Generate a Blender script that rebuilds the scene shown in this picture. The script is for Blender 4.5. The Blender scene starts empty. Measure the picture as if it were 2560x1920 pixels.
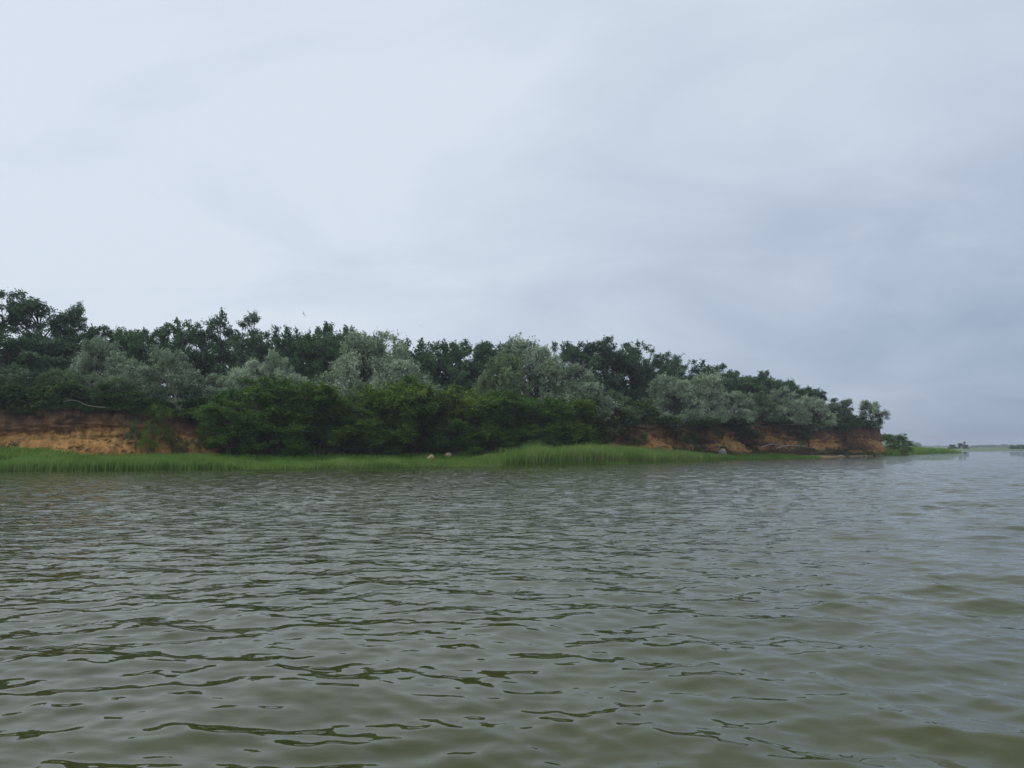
import bpy, math
import numpy as np
from mathutils import Vector

rng = np.random.default_rng(7)
R = math.radians
scene = bpy.context.scene
col = scene.collection

# ------------------------------------------------------------------ camera
CAM_H = 1.6
PITCH = math.atan(158.0 / 1991.0)
cam_d = bpy.data.cameras.new("camera")
cam_d.lens = 28.0
cam_d.sensor_width = 36.0
cam_d.clip_start = 0.05
cam_d.clip_end = 8000
cam = bpy.data.objects.new("camera", cam_d)
cam.location = (0, 0, CAM_H)
cam.rotation_euler = (math.pi / 2 + PITCH, 0, 0)
col.objects.link(cam)
scene.camera = cam

# ------------------------------------------------------------------ sky and sun (overcast)
SUN_AZ, SUN_EL = R(-102), R(50)            # azimuth from +Y, negative to the left
sun_dir = Vector((math.sin(SUN_AZ) * math.cos(SUN_EL), math.cos(SUN_AZ) * math.cos(SUN_EL), math.sin(SUN_EL)))
SKY = dict(dull=(2.95, 3.85, 5.3), pale=(7.5, 8.25, 9.3), strength=0.1)


def build_world():
    w = bpy.data.worlds.new("World")
    scene.world = w
    w.use_nodes = True
    nt = w.node_tree
    nt.nodes.clear()
    N, L = nt.nodes.new, nt.links.new

    def math_node(op, a=None, b=None, clamp=False):
        n = N("ShaderNodeMath")
        n.operation = op
        n.use_clamp = clamp
        for i, x in enumerate((a, b)):
            if x is None:
                continue
            if isinstance(x, (int, float)):
                n.inputs[i].default_value = x
            else:
                L(x, n.inputs[i])
        return n.outputs[0]

    tc = N("ShaderNodeTexCoord")
    sep = N("ShaderNodeSeparateXYZ")
    L(tc.outputs["Generated"], sep.inputs[0])
    zc = math_node("ADD", math_node("MAXIMUM", sep.outputs[2], 0.0), 0.30)
    comb = N("ShaderNodeCombineXYZ")
    L(math_node("DIVIDE", sep.outputs[0], zc), comb.inputs[0])
    L(math_node("DIVIDE", sep.outputs[1], zc), comb.inputs[1])
    mp = N("ShaderNodeMapping")
    mp.inputs["Rotation"].default_value = (0, 0, R(28))
    mp.inputs["Scale"].default_value = (0.75, 1.0, 1)
    mp.inputs["Location"].default_value = (0.9, 0.35, 0)
    L(comb.outputs[0], mp.inputs[0])
    n1 = N("ShaderNodeTexNoise")
    n1.inputs["Scale"].default_value = 1.9
    n1.inputs["Detail"].default_value = 7
    n1.inputs["Roughness"].default_value = 0.55
    n1.inputs["Distortion"].default_value = 0.5
    L(mp.outputs[0], n1.inputs["Vector"])
    # smooth brightening of the cloud deck towards the veiled sun
    dot = N("ShaderNodeVectorMath")
    dot.operation = "DOT_PRODUCT"
    L(tc.outputs["Generated"], dot.inputs[0])
    dot.inputs[1].default_value = sun_dir
    g = N("ShaderNodeMapRange")
    g.interpolation_type = "SMOOTHSTEP"
    g.inputs[1].default_value = -0.66
    g.inputs[2].default_value = 0.36
    g.inputs[3].default_value = 0.0
    g.inputs[4].default_value = 1.0
    L(dot.outputs["Value"], g.inputs[0])
    cl = N("ShaderNodeMapRange")
    cl.inputs[1].default_value = 0.28
    cl.inputs[2].default_value = 0.72
    cl.inputs[3].default_value = -0.21
    cl.inputs[4].default_value = 0.21
    L(n1.outputs["Fac"], cl.inputs[0])
    f = math_node("ADD", g.outputs[0], cl.outputs[0], True)
    mix = N("ShaderNodeMix")
    mix.data_type = "RGBA"
    L(f, mix.inputs[0])
    mix.inputs[6].default_value = (*SKY["dull"], 1)
    mix.inputs[7].default_value = (*SKY["pale"], 1)
    sky = N("ShaderNodeTexSky")
    sky.sky_type = "NISHITA"
    sky.sun_disc = False
    sky.sun_elevation = SUN_EL
    sky.sun_rotation = SUN_AZ
    sky.air_density = 1.0
    sky.dust_density = 2.0
    mix2 = N("ShaderNodeMix")
    mix2.data_type = "RGBA"
    mix2.inputs[0].default_value = 0.10
    L(mix.outputs[2], mix2.inputs[6])
    L(sky.outputs[0], mix2.inputs[7])
    bg = N("ShaderNodeBackground")
    bg.inputs["Strength"].default_value = SKY["strength"]
    L(mix2.outputs[2], bg.inputs["Color"])
    out = N("ShaderNodeOutputWorld")
    L(bg.outputs[0], out.inputs["Surface"])


build_world()

sun_d = bpy.data.lights.new("sun", "SUN")
sun_d.energy = 1.5
sun_d.angle = R(20)
sun_d.color = (1.0, 0.95, 0.88)
sun = bpy.data.objects.new("sun", sun_d)
sun.rotation_euler = (-sun_dir).to_track_quat("-Z", "Y").to_euler()
sun.location = (-60, 20, 60)
col.objects.link(sun)

vs = scene.view_settings
vs.view_transform = "Standard"
vs.look = "None"
vs.exposure = 0.0
vs.gamma = 1.0
vs.use_curve_mapping = False
scene.cycles.use_denoising = True
scene.cycles.max_bounces = 6
scene.cycles.diffuse_bounces = 2
scene.cycles.glossy_bounces = 2
scene.cycles.transmission_bounces = 2
scene.cycles.volume_bounces = 0
scene.cycles.transparent_max_bounces = 4
scene.cycles.use_adaptive_sampling = True
scene.cycles.adaptive_threshold = 0.02


# ------------------------------------------------------------------ geometry helpers
CP, SP = math.cos(PITCH), math.sin(PITCH)


def ray(u, v):
    """direction (scaled to unit depth y) through a point of the photograph"""
    x = (u - 1280.0) / 1991.0
    z = -(v - 960.0) / 1991.0
    y2 = CP - z * SP
    z2 = z * CP + SP
    return x / y2, z2 / y2


def at_depth(u, v, d):
    x, z = ray(u, v)
    return np.array([x * d, d, CAM_H + z * d])


def water_xy(u, v):
    x, z = ray(u, v)
    d = -CAM_H / z
    return (x * d, d)


def catmull(pts, step):
    P = np.array(pts, float)
    P = np.vstack([2 * P[0] - P[1], P, 2 * P[-1] - P[-2]])
    out = []
    for i in range(1, len(P) - 2):
        t = np.linspace(0, 1, 40, endpoint=False)[:, None]
        p0, p1, p2, p3 = P[i - 1], P[i], P[i + 1], P[i + 2]
        out.append(0.5 * (2 * p1 + (p2 - p0) * t + (2 * p0 - 5 * p1 + 4 * p2 - p3) * t ** 2 + (3 * p1 - p0 - 3 * p2 + p3) * t ** 3))
    out.append(P[-2][None])
    C = np.vstack(out)
    s = np.concatenate([[0], np.cumsum(np.linalg.norm(np.diff(C[:, :2], axis=0), axis=1))])
    n = max(2, int(s[-1] / step))
    si = np.linspace(0, s[-1], n)
    return np.stack([np.interp(si, s, C[:, k]) for k in range(C.shape[1])], 1), si


def left_normals(C):
    t = np.gradient(C[:, :2], axis=0)
    t /= np.linalg.norm(t, axis=1)[:, None] + 1e-9
    return np.stack([-t[:, 1], t[:, 0]], 1)


_hash = rng.random((256, 256))


def vnoise(x, y):
    """smooth value noise in [-1, 1]"""
    xi, yi = np.floor(x).astype(int), np.floor(y).astype(int)
    fx, fy = x - xi, y - yi
    fx = fx * fx * (3 - 2 * fx)
    fy = fy * fy * (3 - 2 * fy)
    h = lambda a, b: _hash[a % 256, b % 256]
    v = (h(xi, yi) * (1 - fx) + h(xi + 1, yi) * fx) * (1 - fy) + (h(xi, yi + 1) * (1 - fx) + h(xi + 1, yi + 1) * fx) * fy
    return 2 * v - 1


def fbm(x, y, o=4):
    s, a, n = 0, 1.0, 0
    for i in range(o):
        s = s + a * vnoise(x * 2 ** i + 17.3 * i, y * 2 ** i + 5.1 * i)
        n += a
        a *= 0.5
    return s / n


def sstep(a, b, x):
    t = np.clip((np.asarray(x, float) - a) / (b - a), 0, 1)
    return t * t * (3 - 2 * t)


def mesh_np(name, V, F, smooth=False, attrs=None):
    """mesh from arrays; F is (n,3) or (n,4)"""
    me = bpy.data.meshes.new(name)
    V = np.asarray(V, np.float32)
    F = np.asarray(F, np.int32)
    k = F.shape[1]
    me.vertices.add(len(V))
    me.vertices.foreach_set("co", V.ravel())
    me.loops.add(F.size)
    me.loops.foreach_set("vertex_index", F.ravel())
    me.polygons.add(len(F))
    me.polygons.foreach_set("loop_start", np.arange(0, F.size, k, dtype=np.int32))
    me.polygons.foreach_set("loop_total", np.full(len(F), k, np.int32))
    me.update(calc_edges=True)
    me.polygons.foreach_set("use_smooth", np.full(len(F), smooth))
    for nm, (dom, arr) in (attrs or {}).items():
        a = me.attributes.new(nm, "FLOAT", dom)
        a.data.foreach_set("value", np.asarray(arr, np.float32))
    me.validate()
    return me


def grid_faces(r, c, wrap=False):
    i = np.arange(r - 1)[:, None]
    j = np.arange(c if wrap else c - 1)[None, :]
    a = i * c + j
    b = i * c + (j + 1) % c
    return np.stack([a, b, b + c, a + c], -1).reshape(-1, 4)


def link(name, me, mat, parent=None, label=None, cat=None, group=None, kind=None, loc=None):
    o = bpy.data.objects.new(name, me)
    if mat and me and not me.materials:
        me.materials.append(mat)
    col.objects.link(o)
    if loc is not None:
        o.location = loc
    if parent:
        o.parent = parent
    tag(o, label, cat, group, kind)
    return o


def tag(o, label=None, cat=None, group=None, kind=None):
    for k, v in (("label", label), ("category", cat), ("group", group), ("kind", kind)):
        if v:
            o[k] = v


def tube(pts, rad, sides=6):
    P = np.array(pts, float)
    n = len(P)
    T = np.gradient(P, axis=0)
    T /= np.linalg.norm(T, axis=1)[:, None] + 1e-9
    ref = np.array([0.31, 0.12, 0.94]) if abs(T[0, 2]) < 0.8 else np.array([0.9, 0.3, 0.1])
    A = np.cross(T, ref)
    A /= np.linalg.norm(A, axis=1)[:, None] + 1e-9
    B = np.cross(T, A)
    ang = np.linspace(0, 2 * math.pi, sides, endpoint=False)
    rad = np.asarray(rad, float)
    V = P[:, None] + rad[:, None, None] * (np.cos(ang)[None, :, None] * A[:, None] + np.sin(ang)[None, :, None] * B[:, None])
    return V.reshape(-1, 3), grid_faces(n, sides, True)


def join(parts):
    V, F, o = [], [], 0
    for v, f in parts:
        V.append(v)
        F.append(f + o)
        o += len(v)
    return np.vstack(V), np.vstack(F)


# ------------------------------------------------------------------ materials
def new_mat(name):
    m = bpy.data.materials.new(name)
    m.use_nodes = True
    nt = m.node_tree
    nt.nodes.clear()
    return m, nt, nt.nodes.new, nt.links.new


def ramp(N, stops):
    r = N("ShaderNodeValToRGB")
    e = r.color_ramp.elements
    while len(e) < len(stops):
        e.new(0.5)
    for el, (p, c) in zip(e, stops):
        el.position = p
        el.color = (*c, 1)
    return r


def leaf_material(name, lo, mid, hi, trans=0.22, spec=0.35, rough=0.5):
    m, nt, N, L = new_mat(name)
    at = N("ShaderNodeAttribute")
    at.attribute_name = "tint"
    oi = N("ShaderNodeObjectInfo")
    mr = N("ShaderNodeMapRange")
    mr.inputs[3].default_value = -0.16
    mr.inputs[4].default_value = 0.16
    L(oi.outputs["Random"], mr.inputs[0])
    add = N("ShaderNodeMath")
    add.operation = "ADD"
    add.use_clamp = True
    L(at.outputs["Fac"], add.inputs[0])
    L(mr.outputs[0], add.inputs[1])
    r = ramp(N, [(0.0, lo), (0.5, mid), (1.0, hi)])
    L(add.outputs[0], r.inputs[0])
    p = N("ShaderNodeBsdfPrincipled")
    p.inputs["Roughness"].default_value = rough
    p.inputs["Specular IOR Level"].default_value = spec
    L(r.outputs[0], p.inputs["Base Color"])
    t = N("ShaderNodeBsdfTranslucent")
    L(r.outputs[0], t.inputs["Color"])
    mx = N("ShaderNodeMixShader")
    mx.inputs[0].default_value = trans
    L(p.outputs[0], mx.inputs[1])
    L(t.outputs[0], mx.inputs[2])
    o = N("ShaderNodeOutputMaterial")
    L(mx.outputs[0], o.inputs[0])
    return m


def noise_material(name, stops, scale=3.0, stretch=(1, 1, 1), rough=0.9, bump=0.0, detail=6, spec=0.2, bscale=None):
    m, nt, N, L = new_mat(name)
    tc = N("ShaderNodeTexCoord")
    mp = N("ShaderNodeMapping")
    mp.inputs["Scale"].default_value = stretch
    L(tc.outputs["Object"], mp.inputs[0])
    n = N("ShaderNodeTexNoise")
    n.inputs["Scale"].default_value = scale
    n.inputs["Detail"].default_value = detail
    n.inputs["Roughness"].default_value = 0.6
    L(mp.outputs[0], n.inputs["Vector"])
    r = ramp(N, stops)
    L(n.outputs["Fac"], r.inputs[0])
    p = N("ShaderNodeBsdfPrincipled")
    p.inputs["Roughness"].default_value = rough
    p.inputs["Specular IOR Level"].default_value = spec
    L(r.outputs[0], p.inputs["Base Color"])
    if bump:
        b = N("ShaderNodeBump")
        b.inputs["Strength"].default_value = bump
        b.inputs["Distance"].default_value = 0.05
        n2 = N("ShaderNodeTexNoise")
        n2.inputs["Scale"].default_value = bscale or scale * 4
        n2.inputs["Detail"].default_value = 5
        L(mp.outputs[0], n2.inputs["Vector"])
        L(n2.outputs["Fac"], b.inputs["Height"])
        L(b.outputs[0], p.inputs["Normal"])
    o = N("ShaderNodeOutputMaterial")
    L(p.outputs[0], o.inputs[0])
    return m


M = {}
M["dark_leaf"] = leaf_material("dark_leaf", (0.042, 0.094, 0.042), (0.084, 0.165, 0.072), (0.140, 0.235, 0.106), 0.28, 0.15, 0.65)
M["sage_leaf"] = leaf_material("sage_leaf", (0.060, 0.105, 0.045), (0.135, 0.205, 0.095), (0.25, 0.33, 0.17), 0.15, 0.15, 0.7)
M["greygreen_leaf"] = leaf_material("greygreen_leaf", (0.050, 0.095, 0.050), (0.098, 0.170, 0.088), (0.17, 0.26, 0.14), 0.22, 0.15, 0.65)
M["silver_leaf"] = leaf_material("silver_leaf", (0.14, 0.200, 0.12), (0.31, 0.39, 0.26), (0.50, 0.58, 0.42), 0.12, 0.15, 0.7)
M["green_leaf"] = leaf_material("green_leaf", (0.040, 0.096, 0.017), (0.084, 0.176, 0.028), (0.165, 0.270, 0.042), 0.3, 0.12, 0.65)
M["yellow_leaf"] = leaf_material("yellow_leaf", (0.048, 0.098, 0.014), (0.108, 0.192, 0.024), (0.210, 0.295, 0.040), 0.3, 0.12, 0.65)
M["olive_leaf"] = leaf_material("olive_leaf", (0.040, 0.058, 0.014), (0.080, 0.100, 0.024), (0.140, 0.150, 0.045), 0.25, 0.12, 0.65)
M["shrub_leaf"] = leaf_material("shrub_leaf", (0.030, 0.066, 0.018), (0.060, 0.115, 0.030), (0.115, 0.165, 0.050), 0.22, 0.12, 0.7)
M["grass"] = leaf_material("grass", (0.064, 0.155, 0.022), (0.130, 0.255, 0.038), (0.250, 0.335, 0.078), 0.3, 0.1, 0.7)
M["reed"] = leaf_material("reed", (0.080, 0.172, 0.032), (0.160, 0.285, 0.058), (0.290, 0.365, 0.120), 0.3, 0.1, 0.7)
M["reed_stalk"] = leaf_material("reed_stalk", (0.14, 0.11, 0.05), (0.22, 0.17, 0.08), (0.30, 0.24, 0.13), 0.1, 0.15, 0.7)
M["brown_twig"] = leaf_material("brown_twig", (0.030, 0.020, 0.014), (0.055, 0.036, 0.025), (0.10, 0.07, 0.045), 0.0, 0.1, 0.8)
M["bark"] = noise_material("bark", [(0.3, (0.030, 0.024, 0.018)), (0.7, (0.075, 0.062, 0.048))], 6, (1, 1, 0.25), 0.9, 0.4)
M["brown_bark"] = noise_material("brown_bark", [(0.3, (0.075, 0.06, 0.04)), (0.7, (0.16, 0.135, 0.095))], 6, (1, 1, 0.25), 0.9, 0.4)
M["pale_bark"] = noise_material("pale_bark", [(0.3, (0.22, 0.20, 0.165)), (0.7, (0.46, 0.43, 0.38))], 5, (1, 1, 0.3), 0.8, 0.3)
M["grey_bark"] = noise_material("grey_bark", [(0.3, (0.15, 0.135, 0.11)), (0.7, (0.32, 0.29, 0.245))], 5, (1, 1, 0.3), 0.8, 0.3)
M["tan_stone"] = noise_material("tan_stone", [(0.25, (0.17, 0.135, 0.08)), (0.55, (0.30, 0.24, 0.15)), (0.8, (0.38, 0.31, 0.21))], 3, rough=0.85, bump=0.5)
M["pale_stone"] = noise_material("pale_stone", [(0.25, (0.20, 0.19, 0.18)), (0.55, (0.36, 0.345, 0.325)), (0.8, (0.47, 0.455, 0.43))], 3, rough=0.85, bump=0.5)
M["dark_stone"] = noise_material("dark_stone", [(0.3, (0.035, 0.032, 0.03)), (0.7, (0.10, 0.09, 0.08))], 4, rough=0.7, bump=0.5)
M["clod"] = noise_material("clod", [(0.25, (0.16, 0.085, 0.034)), (0.55, (0.30, 0.17, 0.065)), (0.8, (0.42, 0.26, 0.11))], 2.5, rough=0.95, bump=0.8)
M["feather_white"] = noise_material("feather_white", [(0.3, (0.55, 0.55, 0.54)), (0.7, (0.75, 0.75, 0.74))], 8, rough=0.8)
M["feather_grey"] = noise_material("feather_grey", [(0.3, (0.10, 0.10, 0.105)), (0.7, (0.20, 0.20, 0.21))], 8, rough=0.8)
M["hill_soil"] = noise_material("hill_soil", [(0.3, (0.020, 0.032, 0.012)), (0.6, (0.040, 0.062, 0.020)), (0.85, (0.085, 0.085, 0.04))], 0.8, rough=0.95, bump=0.6)
M["field"] = noise_material("field", [(0.3, (0.10, 0.15, 0.085)), (0.6, (0.14, 0.19, 0.11)), (0.85, (0.20, 0.21, 0.14))], 0.02, (0.3, 1, 1), rough=0.95)


def shore_material():
    m, nt, N, L = new_mat("shore_ground")
    tc = N("ShaderNodeTexCoord")
    n = N("ShaderNodeTexNoise")
    n.inputs["Scale"].default_value = 0.9
    n.inputs["Detail"].default_value = 6
    L(tc.outputs["Object"], n.inputs["Vector"])
    green = ramp(N, [(0.3, (0.030, 0.075, 0.014)), (0.7, (0.075, 0.14, 0.03))])
    sand = ramp(N, [(0.3, (0.17, 0.11, 0.06)), (0.7, (0.38, 0.27, 0.16))])
    L(n.outputs["Fac"], green.inputs[0])
    L(n.outputs["Fac"], sand.inputs[0])
    at = N("ShaderNodeAttribute")
    at.attribute_name = "sand"
    mx = N("ShaderNodeMix")
    mx.data_type = "RGBA"
    L(at.outputs["Fac"], mx.inputs[0])
    L(green.outputs[0], mx.inputs[6])
    L(sand.outputs[0], mx.inputs[7])
    b = N("ShaderNodeBump")
    b.inputs["Strength"].default_value = 0.6
    b.inputs["Distance"].default_value = 0.08
    n2 = N("ShaderNodeTexNoise")
    n2.inputs["Scale"].default_value = 5
    n2.inputs["Detail"].default_value = 5
    L(tc.outputs["Object"], n2.inputs["Vector"])
    L(n2.outputs["Fac"], b.inputs["Height"])
    p = N("ShaderNodeBsdfPrincipled")
    p.inputs["Roughness"].default_value = 0.95
    p.inputs["Specular IOR Level"].default_value = 0.15
    L(mx.outputs[2], p.inputs["Base Color"])
    L(b.outputs[0], p.inputs["Normal"])
    o = N("ShaderNodeOutputMaterial")
    L(p.outputs[0], o.inputs[0])
    return m


def cliff_material():
    """bands of soil and sand; attributes: band 0 foot .. 1 lip, veg = grown-over"""
    m, nt, N, L = new_mat("cliff_sand")
    tc = N("ShaderNodeTexCoord")

    def noise(scale, stretch, detail=6, rough=0.6, dist=0.0):
        mp = N("ShaderNodeMapping")
        mp.inputs["Scale"].default_value = stretch
        L(tc.outputs["Object"], mp.inputs[0])
        n = N("ShaderNodeTexNoise")
        n.inputs["Scale"].default_value = scale
        n.inputs["Detail"].default_value = detail
        n.inputs["Roughness"].default_value = rough
        n.inputs["Distortion"].default_value = dist
        L(mp.outputs[0], n.inputs["Vector"])
        return n.outputs["Fac"]

    band = N("ShaderNodeAttribute")
    band.attribute_name = "band"
    ns = noise(0.55, (1, 1, 1.4), 5, 0.6, 0.6)
    st = N("ShaderNodeMath")
    st.operation = "MULTIPLY_ADD"
    L(ns, st.inputs[0])
    st.inputs[1].default_value = 1.15
    st.inputs[2].default_value = -0.575
    ad = N("ShaderNodeMath")
    ad.operation = "ADD"
    ad.use_clamp = True
    L(band.outputs["Fac"], ad.inputs[0])
    L(st.outputs[0], ad.inputs[1])
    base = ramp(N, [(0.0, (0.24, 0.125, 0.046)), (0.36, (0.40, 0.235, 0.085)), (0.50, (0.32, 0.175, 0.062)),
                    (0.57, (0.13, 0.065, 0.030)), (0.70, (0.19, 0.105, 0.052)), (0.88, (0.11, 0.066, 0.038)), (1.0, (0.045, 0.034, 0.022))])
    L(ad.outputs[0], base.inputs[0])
    # vertical wash streaks and clods
    fine = noise(2.6, (1, 1, 0.35), 8, 0.68)
    fr = ramp(N, [(0.30, (0.30, 0.25, 0.22)), (0.48, (0.85, 0.83, 0.80)), (0.68, (1.35, 1.32, 1.25))])
    L(fine, fr.inputs[0])
    mul = N("ShaderNodeMix")
    mul.data_type = "RGBA"
    mul.blend_type = "MULTIPLY"
    mul.inputs[0].default_value = 0.85
    L(base.outputs[0], mul.inputs[6])
    L(fr.outputs[0], mul.inputs[7])
    veg = N("ShaderNodeAttribute")
    veg.attribute_name = "veg"
    vn = noise(1.3, (1, 1, 1), 6, 0.65)
    va = N("ShaderNodeMath")
    va.operation = "ADD"
    L(veg.outputs["Fac"], va.inputs[0])
    L(vn, va.inputs[1])
    vm = N("ShaderNodeMapRange")
    vm.inputs[1].default_value = 0.92
    vm.inputs[2].default_value = 1.06
    L(va.outputs[0], vm.inputs[0])
    green = ramp(N, [(0.3, (0.022, 0.034, 0.012)), (0.7, (0.06, 0.075, 0.026))])
    L(fine, green.inputs[0])
    mx = N("ShaderNodeMix")
    mx.data_type = "RGBA"
    L(vm.outputs[0], mx.inputs[0])
    L(mul.outputs[2], mx.inputs[6])
    L(green.outputs[0], mx.inputs[7])
    b = N("ShaderNodeBump")
    b.inputs["Strength"].default_value = 0.9
    b.inputs["Distance"].default_value = 0.15
    L(noise(3.5, (1, 1, 0.6), 8, 0.65), b.inputs["Height"])
    p = N("ShaderNodeBsdfPrincipled")
    p.inputs["Roughness"].default_value = 0.95
    p.inputs["Specular IOR Level"].default_value = 0.1
    L(mx.outputs[2], p.inputs["Base Color"])
    L(b.outputs[0], p.inputs["Normal"])
    o = N("ShaderNodeOutputMaterial")
    L(p.outputs[0], o.inputs[0])
    return m


def water_material():
    m, nt, N, L = new_mat("lake_water")
    tc = N("ShaderNodeTexCoord")
    mp = N("ShaderNodeMapping")
    mp.inputs["Scale"].default_value = (0.55, 1.0, 1)
    mp.inputs["Rotation"].default_value = (0, 0, R(-8))
    L(tc.outputs["Object"], mp.inputs[0])
    n = N("ShaderNodeTexNoise")
    n.inputs["Scale"].default_value = 3.4
    n.inputs["Detail"].default_value = 3
    n.inputs["Roughness"].default_value = 0.5
    L(mp.outputs[0], n.inputs["Vector"])
    at = N("ShaderNodeAttribute")
    at.attribute_name = "ripple"
    b = N("ShaderNodeBump")
    b.inputs["Distance"].default_value = 0.10
    L(at.outputs["Fac"], b.inputs["Strength"])
    L(n.outputs["Fac"], b.inputs["Height"])
    mud = N("ShaderNodeTexNoise")
    mud.inputs["Scale"].default_value = 0.25
    mud.inputs["Detail"].default_value = 2
    L(tc.outputs["Object"], mud.inputs["Vector"])
    r = ramp(N, [(0.3, (0.040, 0.049, 0.012)), (0.7, (0.052, 0.059, 0.016))])
    L(mud.outputs["Fac"], r.inputs[0])
    p = N("ShaderNodeBsdfPrincipled")
    p.inputs["Roughness"].default_value = 0.02
    p.inputs["IOR"].default_value = 1.333
    p.inputs["Specular IOR Level"].default_value = 0.5
    L(r.outputs[0], p.inputs["Base Color"])
    L(b.outputs[0], p.inputs["Normal"])
    o = N("ShaderNodeOutputMaterial")
    L(p.outputs[0], o.inputs[0])
    return m


# ------------------------------------------------------------------ water
def build_water():
    fine = np.radians(np.linspace(-43, 43, 430))
    rest = np.radians(np.linspace(43, 317, 48)[1:-1])
    ang = np.concatenate([fine, rest])
    rho = 0.0041
    r1 = 2.2 * np.exp(np.arange(0, int(math.log(110 / 2.2) / rho)) * rho)
    r2 = 110 * np.exp(np.linspace(0, math.log(2600 / 110), 70))
    r = np.concatenate([[0.02, 0.8, 1.6], r1, r2])
    sp = np.gradient(r)
    RR, AA = np.meshgrid(r, ang, indexing="ij")
    SPC = np.maximum(sp[:, None] + 0 * AA, 0.01)
    coarse = np.gradient(ang)[None, :] * RR
    SPC = np.maximum(SPC, np.where(np.arange(len(ang))[None, :] < len(fine), coarse, coarse * 1.0))
    X, Y = RR * np.sin(AA), RR * np.cos(AA)
    wx = X + 0.35 * fbm(X * 0.31 + 3, Y * 0.31, 2)
    wy = Y + 0.35 * fbm(X * 0.29 + 40, Y * 0.29 + 9, 2)
    gust = np.clip(0.90 + 0.75 * fbm(X * 0.11 + 8, Y * 0.07 + 3, 3), 0.45, 1.5)
    swell = 1 + 0.9 * sstep(-1, 5, X * 12 / (Y + 8))
    rg = np.random.default_rng(21)
    nw = 90
    lam = np.exp(rg.uniform(math.log(0.11), math.log(2.4), nw))
    th = R(262) + rg.normal(0, 0.62, nw) * np.clip(1.15 - 0.2 * np.log(lam), 0.7, 1.4)
    ka = 0.0308 * np.exp(-(np.log(lam / 0.36)) ** 2 / (2 * 0.86 ** 2))
    ph = rg.uniform(0, 2 * math.pi, nw)
    Z = np.zeros_like(X)
    DX, DY = np.zeros_like(X), np.zeros_like(X)
    lost = np.zeros_like(X)
    for l, t, s, p in zip(lam, th, ka, ph):
        w = sstep(2.2, 4.5, l / SPC)
        k = 2 * math.pi / l
        c, sn = math.cos(t), math.sin(t)
        a = s / k * w * (swell if l > 0.8 else gust)
        q = k * (c * wx + sn * wy) + p
        Z += a * np.sin(q)
        DX += 0.8 * c * a * np.cos(q)
        DY += 0.8 * sn * a * np.cos(q)
        lost += (s ** 2) * (1 - w)
    lost = np.sqrt(np.clip(lost / (ka ** 2).sum(), 0, 1))
    V = np.stack([X + DX, Y + DY, Z], -1).reshape(-1, 3)
    F = grid_faces(len(r), len(ang), True)[:, ::-1]
    me = mesh_np("water", V, F, True, {"ripple": ("POINT", (0.09 + 0.80 * lost).ravel())})
    link("water", me, water_material(), label="murky olive lake water ruffled by small wind waves", kind="structure")


build_water()

# ------------------------------------------------------------------ land: shore, cliff, hilltop
Wk = [water_xy(u, v) for u, v in [(-700, 1182), (-350, 1180), (0, 1178), (400, 1176), (800, 1170), (1200, 1165), (1420, 1162), (1600, 1158),
                                  (1850, 1148), (2050, 1144), (2230, 1139.5), (2330, 1136)]] + [(117, 207), (121, 213)]
W, Ws = catmull(Wk, 0.25)
Wn = left_normals(W)
W_u = 1280 + 1991 * W[:, 0] / W[:, 1] / 1.003


def along(C_u, table):
    us, vals = zip(*table)
    return np.interp(C_u, us, vals)


# width of the flat land behind the waterline
Wwidth = np.interp(np.arange(len(W)), [0, np.argmin(abs(W_u - 2200)), np.argmin(abs(W_u - 2290)), len(W) - 1], [34, 30, 14, 0.6])


def shore_z(t, width):
    tm = np.minimum(t, np.maximum(width - t, 0) * 1.0)
    return -0.06 + 0.95 * (1 - np.exp(-np.maximum(tm, -1) * 0.16)) + np.where(t < 0, t * 0.3, 0)


def build_shore():
    q = np.concatenate([[-0.08, -0.02], np.linspace(0, 1, 46) ** 1.5])
    T = q[:, None] * Wwidth[None, :]
    Z = shore_z(T, Wwidth[None, :] + 0 * T)
    P = W[None, :, :2] + Wn[None, :, :] * T[..., None]
    Z = Z + 0.10 * fbm(P[..., 0] * 0.6, P[..., 1] * 0.6, 4) * sstep(0.3, 3, T)
    Z[-1] = -0.5
    sand = sstep(1985, 2040, W_u) * sstep(2225, 2190, W_u)
    sand = sand[None, :] + 0 * T
    patch = (sstep(1820, 1850, W_u) * sstep(1990, 1940, W_u))[None, :] * sstep(3.2, 3.8, T)
    sand = np.clip(np.maximum(sand, patch) + 0.0 + np.where(T < 0.25, 0.5, 0), 0, 1)
    V = np.concatenate([P, Z[..., None]], -1).reshape(-1, 3)
    me = mesh_np("shore", V, grid_faces(len(q), len(W)), True, {"sand": ("POINT", sand.ravel())})
    link("shore", me, shore_material(), label="flat grassy lake shore with a strip of sandy beach near the headland", kind="structure")
    return V


shore_V = build_shore()


def ud(u, d):
    x, _ = ray(u, 1118)
    return (x * d, d)


Fk = [ud(-700, 57), ud(-300, 59.5), ud(0, 61.5), ud(300, 63.5), ud(600, 66.5), ud(900, 71), ud(1200, 77), ud(1400, 81), ud(1500, 84.5),
      ud(1600, 90), ud(1750, 102), ud(1850, 112.5), ud(1950, 121.5), ud(2050, 131), ud(2140, 140.5), ud(2199, 148), ud(2222, 153.5),
      (70.6, 158.5), (68, 163.5), (60, 170), (45, 182)]
Fc, Fs = catmull(Fk, 0.2)
Fu = 1280 + 1991 * Fc[:, 0] / Fc[:, 1] / 1.003
Fu[np.argmax(Fc[:, 0]):] = 2260
Fn = left_normals(Fc)
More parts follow.
